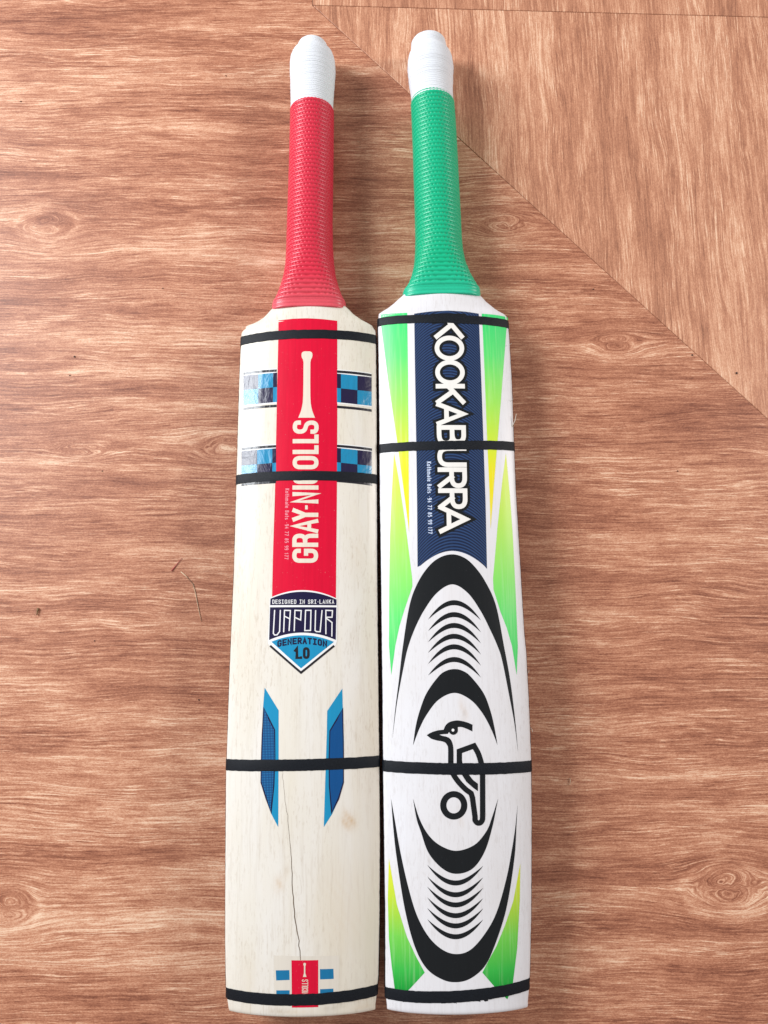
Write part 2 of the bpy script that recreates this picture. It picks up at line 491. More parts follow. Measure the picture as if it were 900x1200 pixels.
    def binding(self, m):
        vs = list(np.arange(self.vb-.003, self.vt-.0045, .00022))
        p = .00165
        r_ = self.rng
        amp = r_.uniform(.5, 1.1, 400)
        def fn(v, th):
            vv = v+.0007*np.sin(th+1.1)+.0003*np.sin(2*th+v*400)+.0016*np.cos(th-.6)*math.sin(v*90)
            k = (vv-self.vb)/p+50
            i = np.floor(k).astype(int)
            return .00048*np.abs(np.sin(np.pi*k))**.7*amp[np.clip(i, 0, 399)]-.0002
        # rounded end: fold the last profile ring to the tip
        n0 = len(vs); vE = vs[-1]
        for q in np.linspace(.08, 1.0, 14):
            vs.append(vE+.0045*math.sin(q*math.pi/2))
        c, a = self.ring(vE)
        base_ring = self.ring
        def ring(v):
            if v <= vE: return base_ring(v)
            t = min(1, (v-vE)/.0045)
            return c, max(.0006, a*(1-(1-math.sqrt(max(0, 1-t*t)))*(.35 if t < 1 else 1)))
        self.ring = ring
        o = self.tube('handle_binding', vs, fn, 120, m)
        self.ring = base_ring
        return o
    def strap(self, pts, wpx, m):
        """flat band over the face and down both sides: pts = left, middle and right pixel of its centre line"""
        c = np.polyfit(*zip(*[self.uv(*p) for p in pts]), 2)
        hw = wpx*.5*.00068
        V, F = [], []
        prev = None
        vm = float(np.polyval(c, 0)); l, r = self.edges(vm)
        us = list(np.linspace(l, l+.004, 9)[:-1])+list(np.linspace(l+.004, r-.004, 50))+list(np.linspace(r-.004, r, 9)[1:])
        path = []
        zl, zr = self.face(l, vm), self.face(r, vm)
        for d in (.0150, .010, .005, .001): path.append((l-.0004, np.polyval(c, l), zl-d))
        for u in us: path.append((min(max(u, l), r), float(np.polyval(c, u)), None))
        for d in (.001, .005, .010, .0150): path.append((r+.0004, np.polyval(c, r), zr-d))
        prof = [(-1, .00002), (-1, .00026), (-.985, .00033), (-.95, .00035), (0, .00035), (.95, .00035), (.985, .00033), (1, .00026), (1, .00002)]
        nz = self.rng.normal(0, .00008, len(path))
        for i, (u, v, z) in enumerate(path):
            for t, h in prof:
                vv = v+t*hw+nz[i]
                if z is None:
                    e = 1e-4; l2, r2 = self.edges(vv)
                    uu = min(max(u, l2), r2)
                    zz = self.face(uu, vv)
                    s = (u-(l+r)/2)/((r-l)/2)
                    sl = (self.face(min(uu+e, r2), vv)-self.face(max(uu-e, l2), vv))/(min(uu+e, r2)-max(uu-e, l2))
                    sl = max(-4, min(4, sl)); q = 1/math.sqrt(1+sl*sl)
                    V.append((uu-sl*q*h, vv, zz+q*h))
                else:
                    V.append((u+math.copysign(h, u-(l+r)/2), vv, z))
        k = len(prof)
        for i in range(len(path)-1):
            for j in range(k):
                a, b = i*k+j, i*k+(j+1) % k
                F.append((a, a+k, b+k, b))
        return obj('strap', V, F, m, self.root)
    def edge_tape(self, side, va, vb, m):
        V, F = [], []
        vs = np.arange(va, vb, .004)
        prof = [(-.0012, -.0004), (.0004, -.0010), (.0006, -.0045), (.0006, -.0140), (-.001, -.0165)]
        for v in vs:
            l, r = self.edges(v); u = l if side < 0 else r; z = self.face(u, v)
            for du, dz in prof: V.append((u+side*du, v, z+dz))
        k = len(prof)
        for i in range(len(vs)-1):
            for j in range(k-1):
                a = i*k+j; F.append((a, a+1, a+1+k, a+k) if side < 0 else (a, a+k, a+1+k, a+1))
        return obj('edge_tape', V, F, m, self.root)
    # ---------------------------------------------------------------- print lying on the face
    def decal(self, name, polys, layer, m, parent=None):
        """polys: outlines in photo pixels, carried onto the curved face at a film's thickness"""
        bm = bmesh.new()
        for n, poly in enumerate(polys):
            off = .00007+.00004*layer+.000003*(n % 12)
            uvs = [self.uv(*p) for p in poly]
            tris = tessellate_polygon([[Vector((a, b, 0)) for a, b in uvs]])
            vv = [bm.verts.new((a, b, off)) for a, b in uvs]
            for t in tris:
                try: bm.faces.new([vv[i] for i in t])
                except ValueError: pass
        xs = [v.co.x for v in bm.verts]; ys = [v.co.y for v in bm.verts]
        for ax, lo, hi, stp in ((0, min(xs), max(xs), .0022), (1, min(ys), max(ys), .003)):
            k = math.ceil(lo/stp)
            while k*stp < hi:
                co = [0, 0, 0]; no = [0, 0, 0]; co[ax] = k*stp; no[ax] = 1
                bmesh.ops.bisect_plane(bm, geom=bm.verts[:]+bm.edges[:]+bm.faces[:], plane_co=co, plane_no=no, dist=1e-7)
                k += 1
        for v in bm.verts: v.co.z += self.face(v.co.x, v.co.y)
        for f in bm.faces:
            f.normal_update()
            if f.normal.z < 0: f.normal_flip()
        return obj_bm(name, bm, m, parent or self.root, True)

# ------------------------------------------------------------------ strokes and letters
def round_path(p, rad, closed=False):
    """p: (x, y) or (x, y, 1) for a corner that is rounded"""
    out = []; n = len(p)
    for i, q in enumerate(p):
        if len(q) == 2 or (not closed and i in (0, n-1)): out.append(q[:2]); continue
        a, b, c = Vector(p[i-1][:2]), Vector(q[:2]), Vector(p[(i+1) % n][:2])
        da, dc = (a-b), (c-b); ra = min(rad, da.length*.5); rc = min(rad, dc.length*.5)
        s, e = b+da.normalized()*ra, b+dc.normalized()*rc
        for k in range(7):
            t = k/6; r = s*(1-t)**2+b*2*t*(1-t)+e*t*t; out.append((r.x, r.y))
    return out
def stroke(path, wd, closed=False, w_end=None):
    """quads along a path, mitred; returns polygons"""
    P = [Vector(p) for p in path]
    Q = [P[0]]
    for p in P[1:]:
        if (p-Q[-1]).length > 1e-4: Q.append(p)
    if closed and (Q[0]-Q[-1]).length < 1e-4: Q.pop()
    P = Q; n = len(P); L, R = [], []
    for i in range(n):
        d0 = (P[i]-P[i-1]) if (i or closed) else (P[1]-P[0])
        d1 = (P[(i+1) % n]-P[i]) if (i < n-1 or closed) else (P[-1]-P[-2])
        d0.normalize(); d1.normalize()
        n0, n1 = Vector((-d0.y, d0.x)), Vector((-d1.y, d1.x))
        m = n0+n1
        if m.length < .2: m = n1
        m.normalize(); k = 1/max(.42, m.dot(n1))
        h = wd/2 if w_end is None else (wd+(w_end-wd)*i/(n-1))/2
        L.append(P[i]+m*h*k); R.append(P[i]-m*h*k)
    out = []
    for i in range(n if closed else n-1):
        j = (i+1) % n
        out.append([tuple(L[i]), tuple(L[j]), tuple(R[j]), tuple(R[i])])
    return out
def ell(cx, cy, rx, ry, a0=0, a1=360, n=40):
    return [(cx+rx*math.cos(math.radians(a0+(a1-a0)*i/n)), cy+ry*math.sin(math.radians(a0+(a1-a0)*i/n))) for i in range(n+1)]

r_ = 1
GL = {
 'A': [[(0, 0), (.5, 1), (1, 0)], [(.2, .32), (.8, .32)]],
 'B': [[(0, 0), (0, 1), (.92, 1, 1), (.92, .53, 1), (0, .53)], [(0, 0), (1, 0, 1), (1, .53, 1), (.4, .53)]],
 'C': [[(1, .68), (1, 1, 1), (0, 1, 1), (0, 0, 1), (1, 0, 1), (1, .32)]],
 'D': [[(0, 0), (0, 1), (1, 1, 1), (1, 0, 1), (0, 0)]],
 'E': [[(1, 1), (0, 1), (0, 0), (1, 0)], [(0, .5), (.85, .5)]],
 'G': [[(1, .70), (1, 1, 1), (0, 1, 1), (0, 0, 1), (1, 0, 1), (1, .46), (.5, .46)]],
 'I': [[(.5, 0), (.5, 1)]],
 'J': [[(.1, 0), (.9, 0)], [(.5, 0), (.5, 1)], [(.1, 1), (.9, 1)]],          # an I with serifs
 'K': [[(0, 0), (0, 1)], [(1, 1), (.08, .46)], [(.34, .60), (1, 0)]],
 'L': [[(0, 1), (0, 0), (1, 0)]],
 'N': [[(0, 0), (0, 1), (1, 0), (1, 1)]],
 'O': [[(0, .5), (0, 1, 1), (1, 1, 1), (1, 0, 1), (0, 0, 1), (0, .5)]],
 'P': [[(0, 0), (0, 1), (1, 1, 1), (1, .47, 1), (0, .47)]],
 'R': [[(0, 0), (0, 1), (1, 1, 1), (1, .47, 1), (0, .47)], [(.45, .47), (1, 0)]],
 'Q': [[(0, 0), (0, 1), (1, 1, 1), (1, .5, 1), (0, .5)], [(.55, .5), (1, .46, 1), (1, 0)]],   # condensed R
 'S': [[(1, .72), (1, 1, 1), (0, 1, 1), (0, .54, 1), (1, .46, 1), (1, 0, 1), (0, 0, 1), (0, .28)]],
 'T': [[(0, 1), (1, 1)], [(.5, 1), (.5, 0)]],
 'U': [[(0, 1), (0, 0, 1), (1, 0, 1), (1, 1)]],
 'Y': [[(0, 1), (.5, .48), (1, 1)], [(.5, .52), (.5, 0)]],
 '-': [[(.1, .45), (.9, .45)]],
 '.': [[(.35, .06), (.65, .06)]],
 '0': [[(0, .5), (0, 1, 1), (1, 1, 1), (1, 0, 1), (0, 0, 1), (0, .5)]],
 '1': [[(.15, .8), (.55, 1), (.55, 0)]],
 '4': [[(.75, 0), (.75, 1), (0, .3), (1, .3)]],
 '5': [[(.95, 1), (.1, 1), (.05, .55), (1, .6, 1), (1, 0, 1), (0, 0)]],
 '7': [[(0, 1), (1, 1), (.4, 0)]],
 '8': [[(.1, .55), (.1, 1, 1), (.9, 1, 1), (.9, .55), (.1, .55)], [(0, .5), (0, 0, 1), (1, 0, 1), (1, .5), (0, .5)]],
 '9': [[(.1, 0), (1, 0, 1), (1, 1, 1), (0, 1, 1), (0, .45, 1), (1, .45)]],
 'o': [[(0, .35), (0, .68, 1), (1, .68, 1), (1, 0, 1), (0, 0, 1), (0, .35)]],
 't': [[(.4, 1), (.4, 0, 1), (.9, 0)], [(0, .68), (.9, .68)]],
 'h': [[(0, 0), (0, 1)], [(0, .66), (1, .66, 1), (1, 0)]],
 'm': [[(0, 0), (0, .68), (1, .68, 1), (1, 0)], [(.5, .66), (.5, 0)]],
 'a': [[(.1, .68), (1, .68, 1), (1, 0)], [(1, .38), (0, .38, 1), (0, 0, 1), (1, 0)]],
 'l': [[(.5, 0), (.5, 1)]],
 'e': [[(0, .36), (1, .36), (1, .68, 1), (0, .68, 1), (0, 0, 1), (1, 0)]],
 's': [[(1, .66), (0, .68, 1), (0, .36, 1), (1, .34, 1), (1, 0, 1), (0, .02)]],
}
def glyph(ch, fmap, W, H, sw, rad, outer=0.0):
    """polygons of one letter; fmap takes (along, up) in pixels within a W x H box to the photo"""
    out = []
    for pth in GL[ch]:
        p = []
        for q in pth:
            x = sw/2+q[0]*(W-sw); y = sw/2+q[1]*(H-sw)
            if ch == 'I' or ch == 'l': x = W/2
            p.append((x, y)+tuple(q[2:]))
        closed = pth[0][:2] == pth[-1][:2]
        # open ends reach the box
        p = list(p)
        if not closed:
            for e, nb in ((0, 1), (-1, -2)):
                d = Vector(p[e][:2])-Vector(p[nb][:2])
                d.normalize(); k = sw*.5 if ch not in 'SsCGa95-.' else 0.0
                k += outer/2
                p[e] = (p[e][0]+d.x*k, p[e][1]+d.y*k)
        path = round_path(p, rad, False)
        for poly in stroke(path, sw+outer, closed):
            out.append([fmap(*v) for v in poly])
    return out
def small_text(s, fmap, total, H, sw, adv_gap=.28):
    """evenly spaced small lettering filling a given length"""
    wid = {'l': .35, 'I': .4, 't': .55, '1': .62, '-': .5, ' ': .55, 'm': 1.25, '.': .35}
    ws = [wid.get(c, .8) for c in s]; tot = sum(ws)+adv_gap*(len(s)-1); k = total/tot
    x = 0; out = []
    for c, w_ in zip(s, ws):
        if c != ' ':
            x0 = x
            out += glyph(c, (lambda a, b, x0=x0: fmap(x0+a, b)), w_*k, H, sw, w_*k*.4)
        x += (w_+adv_gap)*k
    return out

def crescent(tl, tr, apex_out, apex_in, cx, pw=2.0, n=28):
    """lens between two arcs that share their tips; apexes given as pixel rows"""
    up, lo = [], []
    for i in range(n+1):
        x = tl[0]+(tr[0]-tl[0])*i/n
        yt = tl[1]+(tr[1]-tl[1])*i/n
        s = (x-cx)/((tr[0]-cx) if x > cx else (cx-tl[0])); f = 1-abs(s)**pw; g = 1-abs(s)**(pw*.94)
        up.append((x, yt+(apex_out-yt)*f)); lo.append((x, yt+(apex_out-yt)*f+(apex_in-apex_out)*(1-abs(s)**3.2)))
    return up+lo[::-1][1:-1]
def resample(p, n):
    p = np.array(p); d = np.r_[0, np.cumsum(np.hypot(*np.diff(p, axis=0).T))]
    t = np.linspace(0, d[-1], n)
    return np.stack([np.interp(t, d, p[:, 0]), np.interp(t, d, p[:, 1])], 1)
def curve(p, n=60):
    """smooth curve through points (Catmull-Rom)"""
    p = [np.array(q, float) for q in p]; p = [2*p[0]-p[1]]+p+[2*p[-1]-p[-2]]
    out = []
    for i in range(1, len(p)-2):
        for t in np.linspace(0, 1, 9)[:-1]:
            a, b, c, d = p[i-1], p[i], p[i+1], p[i+2]
            out.append(.5*((2*b)+(-a+c)*t+(2*a-5*b+4*c-d)*t*t+(-a+3*b-3*c+d)*t**3))
    out.append(p[-2])
    return [tuple(q) for q in out]

# ------------------------------------------------------------------ shared materials
K = .92
M_black = mat_cloth('black_tape', (.004, .005, .008, 1), (.010, .013, .019, 1), 1500, 1500, .48, .35)
M_side = mat_cloth('black_side_tape', (.008, .008, .009, 1), (.014, .014, .016, 1), 900, 300, .6, .3)
M_bind = mat_cloth('white_binding', (.74, .76, .80, 1), (.66, .68, .73, 1), 900, 2200, .6, .25)

# ================================================================== the red and cream bat
left_edge = [(268.2, 1183), (265.9, 1169), (264.5, 1157), (263.5, 1097), (264, 985), (264.5, 911), (265.9, 872),
             (268.7, 788), (273.8, 671), (276.7, 567), (280, 449), (282, 404), (282.6, 391), (284, 388), (287.6, 386.5),
             (288, 382.5), (300, 379), (310, 373), (318, 364), (323, 357), (328, 349), (332, 336)]
right_edge = [(440, 1178), (441.3, 1167), (443.5, 1143), (444.8, 1073), (445.3, 985), (444.3, 880), (443.2, 785),
              (442, 671), (441.6, 570), (441.4, 471), (440.6, 400), (440.2, 388), (437.5, 384), (436.5, 381.5), (424.4, 376),
              (414, 369), (406, 360), (402, 354), (397, 345), (394, 334)]
gripA = [(360.4, 320, 405.5), (356, 323, 403.4), (350, 326.3, 400), (340, 330, 396.6), (326, 333.6, 392.7), (310, 335.6, 390.6), (290, 336.5, 389.2),
         (260, 337.4, 388.8), (220, 338.8, 389.4), (180, 340, 390), (140, 341, 390.3), (124, 341, 390.2)]
capA = [(112, 340.8, 390.9), (96.7, 340.6, 392), (84, 340, 393), (74, 340.3, 392.3), (70, 340.9, 391.6), (65, 342.8, 389.8),
        (62, 346.2, 386.4), (60.6, 348.6, 384.0), (56, 349.0, 383.2), (53.5, 349.4, 382.6)]
stA = [(410, 964, 7, 8, .8), (404, 957, 4, 8, .5), (327, 1036, 6, 9, .45), (336, 1020, 4, 8, .25), (420, 640, 10, 45, .16),
       (405, 1090, 30, 40, .10), (380, 1158, 7, 6, .35), (425, 1180, 14, 3, .3), (340, 1186, 30, 3, .3), (290, 1150, 20, 30, .12), (395, 1040, 24, 40, .10), (300, 700, 12, 60, .07), (425, 900, 14, 60, .08), (424, 1168, 12, 8, .2)]
smA = [(327, 1185, 14, 3, .35), (386, 1182, 10, 4, .35), (372, 1112, 2, 8, .25), (400, 1178, 8, 3, .25), (336, 1018, 3, 4, .2)]
A = Bat('cream cricket bat with red grip, red sticker and cracked face beside the green one',
        left_edge, right_edge, (355, 1185.5), (367, 44), gripA, capA, (362, 358.5), (367.8, 111.5), stA, smA, 1)
M_woodA = mat_blade('cream_willow', (.775, .735, .685, 1), (.735, .675, .575, 1), (.47, .38, .29, 1), 1.5, .30)
A.blade(M_woodA)
A.grip(mat_rubber('red_rubber', (.66, .028, .062, 1), (.72, .10, .13, 1), A.vg, A.vg+.03))
A.binding(M_bind)
for pts, wp in ((((282.6, 400), (362, 391.5), (441, 398.8)), 11.3), (((277.4, 562.3), (359, 557.3), (441.5, 562)), 11.2),
                (((265.3, 895.8), (355, 896.4), (444, 891.8)), 12), (((264.6, 1162.6), (350, 1171.6), (441.5, 1159.6)), 11.4)):
    A.strap(pts, wp, M_black)
va, vb = A.uv(443, 1160)[1], A.uv(441, 392)[1]
for sd in (-1, 1): A.edge_tape(sd, va, vb, M_side)

M_red = mat_print('red_ink', (.70, .002, .034, 1), .36, .10, .35, dark=.14)
M_cream = mat_print('bare_cream', (.78, .69, .58, 1), .45, .0, .2, dark=.10)
M_white = mat_print('white_ink', (.84, .83, .83, 1), .45, .0, .2, dark=.05)
M_ink = mat_print('dark_violet_ink', (.012, .008, .045, 1), .35, .06, .35, (.3, .3, .4, 1), .1)
M_line = mat_print('black_ink', (.016, .014, .020, 1), .4, .05, .3, (.3, .3, .3, 1), .1)
M_cyan = mat_film('cyan_film', (.010, .24, .45, 1))
M_navyf = mat_film('dark_film', (.012, .008, .045, 1))
M_linef = mat_film('black_film', (.015, .014, .022, 1))
M_sky = mat_print('light_blue_ink', (.012, .27, .50, 1), .38, .05, .3, (.4, .6, .7, 1))
M_blue = mat_dots('dotted_blue_ink', (.003, .05, .17, 1), (.03, .26, .55, 1))
M_blue2 = mat_print('plain_blue_ink', (.004, .075, .25, 1), .38, .05, .3, (.2, .4, .6, 1))

# red sticker with lettering
red = A.decal('red_sticker', [[(326.3, 375.6), (343, 373.6), (360, 373), (378, 374), (395.2, 376), (395.3, 484), (394.8, 580), (394.2, 640), (393.6, 706),
                               (318.7, 708), (319.9, 650), (322.2, 580), (324.2, 484), (326.2, 393)]], 0, M_red)
sil = [(233, 15), (237, 24), (243, 28), (255, 29), (266, 27), (276, 21), (290, 18), (330, 18), (400, 18), (470, 19), (505, 21), (528, 25), (548, 30),
       (566, 37), (583, 44)]
rt = [(260+(449-(y-233)*.006+h)/4.5, 360+y/4.5) for y, h in sil]; lf = [(260+(449-(y-233)*.006-h)/4.5, 360+y/4.5) for y, h in sil]
A.decal('bat_motif', [rt+lf[::-1]], 1, M_cream, red)
def upmap(xbase, ystart):                     # lettering that reads up the blade
    return lambda a, b: (xbase(ystart-a)-b, ystart-a)
xb = lambda y: 373.2+(y-560)*-.004
polys = []
Hh = lambda y: 30.2
for ch, y1, y0 in (('G', 659.6, 643), ('Q', 641, 625.4), ('A', 624.6, 608.4), ('Y', 611, 595.8), ('N', 590.2, 576.6), ('I', 573.6, 569.2),
                   ('C', 567.2, 552), ('O', 550, 534.3), ('L', 532.2, 521.8), ('L', 519.6, 509.2), ('S', 508.4, 492.8)):
    polys += glyph(ch, upmap(xb, y1), y1-y0, 30.4, 5.0 if ch != 'A' else 4.6, 6.5)
polys += [[(357.6, 597), (357.6, 592.2), (360.6, 592.2), (360.6, 597)]]
A.decal('lettering', polys, 1, M_cream, red)
dn = lambda xfun, y0: (lambda a, b: (xfun(y0+a)+b, y0+a))
M_pale = mat_print('pale_pink_ink', (.80, .30, .36, 1), .4, 0, .2, dark=.02)
A.decal('small_lettering', small_text('Kothmale Bats -94 77 85 99 177', dn(lambda y: 334.4-(y-573)*.012, 572.5), 83, 4.6, .72), 1, M_pale, red)

# checked bands
def Z2(x, y): return (260+x/4.5, 360+y/4.5)
def band(x0, x1, ya, yb, cells, yoff, rows):
    """a checked band between x0 and x1 (zoomed units); ya, yb: top line's y at both ends"""
    Y = lambda x: ya+(yb-ya)*(x-x0)/(x1-x0)+yoff
    q = lambda a, b, t0, t1: [Z2(a, Y(a)+t0), Z2(b, Y(b)+t0), Z2(b, Y(b)+t1), Z2(a, Y(a)+t1)]
    st = A.decal('check_sticker', [q(x0+1, x1, -5, rows[2]+8)], 0, M_white)
    A.decal('black_stripe', [q(x0, x1, 0, 13)], 1, M_linef, st)
    for i, (a, b, top) in enumerate(cells):
        A.decal('navy_check' if top else 'cyan_check', [q(a, b, rows[0], rows[1])], 1, M_navyf if top else M_cyan, st)
        A.decal('cyan_check' if top else 'navy_check', [q(a, b, rows[1], rows[2])], 1, M_cyan if top else M_navyf, st)
    if len(rows) > 3: A.decal('black_stripe', [q(x0, x1, rows[3], rows[3]+13)], 1, M_linef, st)
LC = [(113, 192, 1), (192, 270, 0), (270, 291, 1)]; RC = [(607, 628, 1), (628, 715, 0), (715, 790, 1)]
band(113, 289, 345, 328, LC, 0, (17, 93, 172, 186)); band(607, 790, 333, 353, RC, 0, (17, 93, 168, 186))
band(103, 286, 743, 727, [(103, 186, 1), (186, 266, 0), (266, 286, 1)], 0, (17, 93, 172, 188))
band(607, 792, 725, 745, RC, 0, (17, 93, 168, 184))

# shield emblem
def Z7(x, y): return (305+x/9, 685+y/9)
arc_top = lambda x, e, ap, c=446, h=345: ap+(e-ap)*((x-c)/h)**2
xs = list(np.linspace(100, 806, 25))
sh = [Z7(x, arc_top(x, 150, 68)-9) for x in xs]+[Z7(812, 240), Z7(808, 600), Z7(795, 640), Z7(430, 912), Z7(85, 628), Z7(80, 600), Z7(97, 240)]
shield = A.decal('shield_emblem', [sh], 1, M_white)
xs2 = list(np.linspace(108, 804, 25))
A.decal('upper_panel', [[Z7(x, arc_top(x, 152, 76)) for x in xs2]+[Z7(804, 220), Z7(104, 218)]], 2, M_ink, shield)
A.decal('middle_panel', [[Z7(103, 240), Z7(803, 240)]+[Z7(x, arc_top(x, 582, 507)) for x in np.linspace(797, 93, 25)]], 2, M_ink, shield)
A.decal('lower_panel', [[Z7(x, arc_top(x, 610, 535)) for x in np.linspace(117, 778, 25)]+[Z7(430, 884)]], 2, M_sky, shield)
A.decal('chevron', stroke([Z7(104, 645), Z7(430, 930), Z7(780, 645)], 2.5), 2, M_line, shield)
A.decal('small_lettering', small_text('DESJGNED JN SRJ-LANKA', lambda a, b: (319.2+a, 707.7-b-.1*(a/72)), 72.4, 5.0, .72), 3, M_white, shield)
V = [[(152, 268), (138, 515), (152, 533), (178, 530), (204, 495), (212, 268)],
     [(247, 503), (256, 272), (318, 274), (304, 490)], [(252, 332), (312, 362)],
     [(358, 492), (366, 272), (432, 275), (426, 374), (364, 346)],
     [(470, 486), (478, 272), (535, 272), (530, 484), (470, 486)],
     [(584, 270), (578, 484), (592, 496), (632, 498), (652, 270)],
     [(692, 524), (692, 272), (762, 275), (757, 345), (692, 345)], [(692, 352), (757, 400), (755, 548)]]
pl = []
for p in V: pl += stroke([Z7(*q) for q in p], 1.35, p[0] == p[-1])
A.decal('large_lettering', pl, 3, M_white, shield)
pl = []
gx = 180; gw = 50; gg = 8.4
for i, ch in enumerate('GENERATJON'):
    x0 = gx+i*(gw+gg-5.2)
    f = lambda a, b, x0=x0: Z7(x0+a*9, arc_top(x0+a*9, 662, 628, 440, 260)-b*9)
    pl += glyph(ch, f, 46/9, 70/9, 1.75, 1.6)
A.decal('curved_lettering', pl, 3, M_ink, shield)
pl = glyph('1', lambda a, b: Z7(352+a*9, 785-b*9), 7.2, 13.8, 3.6, 2)+[[Z7(418, 785), Z7(418, 757), Z7(442, 757), Z7(442, 785)]]
pl += glyph('0', lambda a, b: Z7(450+a*9, 785-b*9), 8.0, 13.8, 3.1, 4)
pl += [[Z7(372, 785), Z7(372, 762), Z7(420, 762), Z7(420, 785)]]
A.decal('numerals', pl, 3, M_line, shield)

# pair of blue flashes
def Z4(x, y): return (250+x/4.286, 790+y/4.286)
F1 = [(258, 68), (328, 182), (328, 400), (326, 768), (290, 700), (262, 625), (238, 545), (241, 360), (250, 165)]
F1i = [(252, 164), (282, 222), (311, 280), (312, 420), (307, 560), (292, 704), (262, 625), (237, 545), (239, 420), (243, 300)]
F2 = [(648, 72), (572, 185), (570, 300), (555, 768), (596, 704), (632, 625), (656, 545), (656, 330), (650, 165)]
F2i = [(652, 168), (618, 224), (583, 284), (579, 420), (580, 560), (592, 704), (632, 628), (656, 545), (656, 400), (654, 280)]
for f, fi, mm in ((F1, F1i, M_blue), (F2, F2i, M_blue2)):
    fl = A.decal('blue_flash', [[Z4(*p) for p in f]], 0, M_sky)
    A.decal('dark_outline', [[Z4(*p) for p in fi]], 1, M_ink, fl)
    c = np.mean(np.array(fi), 0)
    ins = [(p[0]+(5 if p[0] < c[0] else -5), p[1]+(10 if p[1] < c[1] else -16)*(abs(p[1]-c[1])/270)**2) for p in fi]
    A.decal('blue_centre', [[Z4(*p) for p in ins]], 2, mm, fl)

# toe label
def Zt(x, y): return (300+x/8.182, 1100+y/8.182)
M_trans = mat_print('label_film', (.72, .66, .58, 1), .35, .05, .4, (.5, .42, .33, 1), .08)
toe = A.decal('toe_label', [[Zt(170, 160), Zt(800, 160), Zt(795, 560), Zt(175, 560)]], 0, M_trans)
A.decal('red_block', [[Zt(340, 207), Zt(597, 205), Zt(597, 655), Zt(345, 660)]], 1, M_red, toe)
M_teal = mat_print('teal_ink', (.010, .17, .36, 1), .35, .08, .35, (.4, .6, .7, 1))
for q in ([(190, 303), (320, 301), (322, 395), (194, 400)], [(195, 495), (322, 494), (322, 590), (196, 592)],
          [(613, 292), (742, 288), (745, 385), (615, 390)], [(615, 484), (742, 478), (742, 575), (615, 580)]):
    A.decal('blue_block', [[Zt(*p) for p in q]], 1, M_teal, toe)
pl = [[Zt(455, 236), Zt(466, 230), Zt(478, 236), Zt(478, 250), Zt(473, 262), Zt(473, 330), Zt(484, 366), Zt(450, 366), Zt(460, 330), Zt(460, 262), Zt(454, 250)]]
yy = 640
for ch in 'GQAY-NICOLLS':
    wd = {'I': 10, '-': 12}.get(ch, 23)
    pl += glyph(ch, lambda a, b, yy=yy: Zt(500-b*8.182, yy-a*8.182), (wd-3)/8.182, 60/8.182, .75, 1)
    yy -= wd
A.decal('lettering', pl, 2, M_cream, toe)

# crack in the face
ck = [(331, 905), (334, 935), (338, 968), (339.8, 985), (341.6, 1010), (342.2, 1030), (342.8, 1046), (344.5, 1062), (345.5, 1075), (348, 1092), (350.3, 1101), (351, 1112), (352.7, 1125)]
ck = resample(ck, 40); wv = np.interp(np.arange(40), [0, 14, 20, 30, 39], [.18, .34, .7, 1.0, .75])
jit = np.random.default_rng(3).normal(0, .28, 40)
M_crack = mat_plain('crack_dark', (.15, .095, .055, 1), .9)
lf = [(p[0]+j-w_/2, p[1]) for p, w_, j in zip(ck, wv, jit)]; rt = [(p[0]+j+w_/2, p[1]) for p, w_, j in zip(ck, wv, jit)]
A.decal('crack', [lf+rt[::-1]], 1, M_crack)

# ================================================================== the green and white bat
left_edge = [(453.4, 1177.5), (452.2, 1168), (451.5, 1156), (451.5, 1077), (449.8, 960), (448.9, 903), (448.2, 810), (447.3, 740), (446.6, 673),
             (445.2, 584), (444.6, 495), (443.8, 429), (443, 384), (443.3, 372), (443.9, 366.6), (454, 361), (462, 355), (470, 347.5), (475, 340), (480, 330), (483, 318)]
right_edge = [(618.6, 1172.5), (620, 1158), (620.9, 1144), (622.5, 1077), (623.2, 960), (622.6, 890), (620, 822), (616.7, 763), (614.4, 740), (611, 684), (607.8, 629),
              (604.4, 573), (602.2, 515), (600, 451), (596.9, 396), (595.8, 378), (594.5, 369), (582, 362.5), (570, 353.5), (562, 344.5), (556, 336), (551, 324), (547, 315)]
gripB = [(345.6, 472, 562), (342, 475, 559.6), (337, 478.6, 556.2), (327, 482.8, 550.4), (312, 486, 544.6), (296, 487.3, 541.6), (280, 487.6, 540.2),
         (250, 486.9, 538.8), (215, 485.8, 536.9), (180, 484.8, 535.1), (140, 483.2, 532.8), (113, 482, 530.6)]
capB = [(104, 480.4, 530.4), (96, 479.3, 530.6), (80, 477.7, 531.2), (71, 478.4, 529.6), (66, 479.6, 528), (62.5, 481.2, 525),
        (60.6, 481.8, 523.4), (55, 482, 522.6), (50, 482.6, 521.6)]
B = Bat('white cricket bat with green grip, navy panel, black crescents and bird emblem',
        left_edge, right_edge, (536, 1183), (503.5, 38), gripB, capB, (517, 343.5), (504.4, 101.5),
        [(545, 838, 5, 14, .25), (540, 825, 3, 10, .2), (541, 960, 4, 12, .15), (535, 1075, 18, 50, .06), (530, 690, 14, 40, .08)],
        [(544, 838, 1.2, 5, .35), (504, 972, .9, 6, .8), (504, 1010, .8, 5, .5), (550, 1040, 1, 5, .3)], 2)
M_woodB = mat_blade('bleached_willow', (.755, .745, .78, 1), (.73, .71, .735, 1), (.56, .52, .52, 1), 6.5, .30)
B.blade(M_woodB)
B.grip(mat_rubber('green_rubber', (.003, .44, .22, 1), (.02, .50, .30, 1), B.vg, B.vg+.03))
B.binding(M_bind)
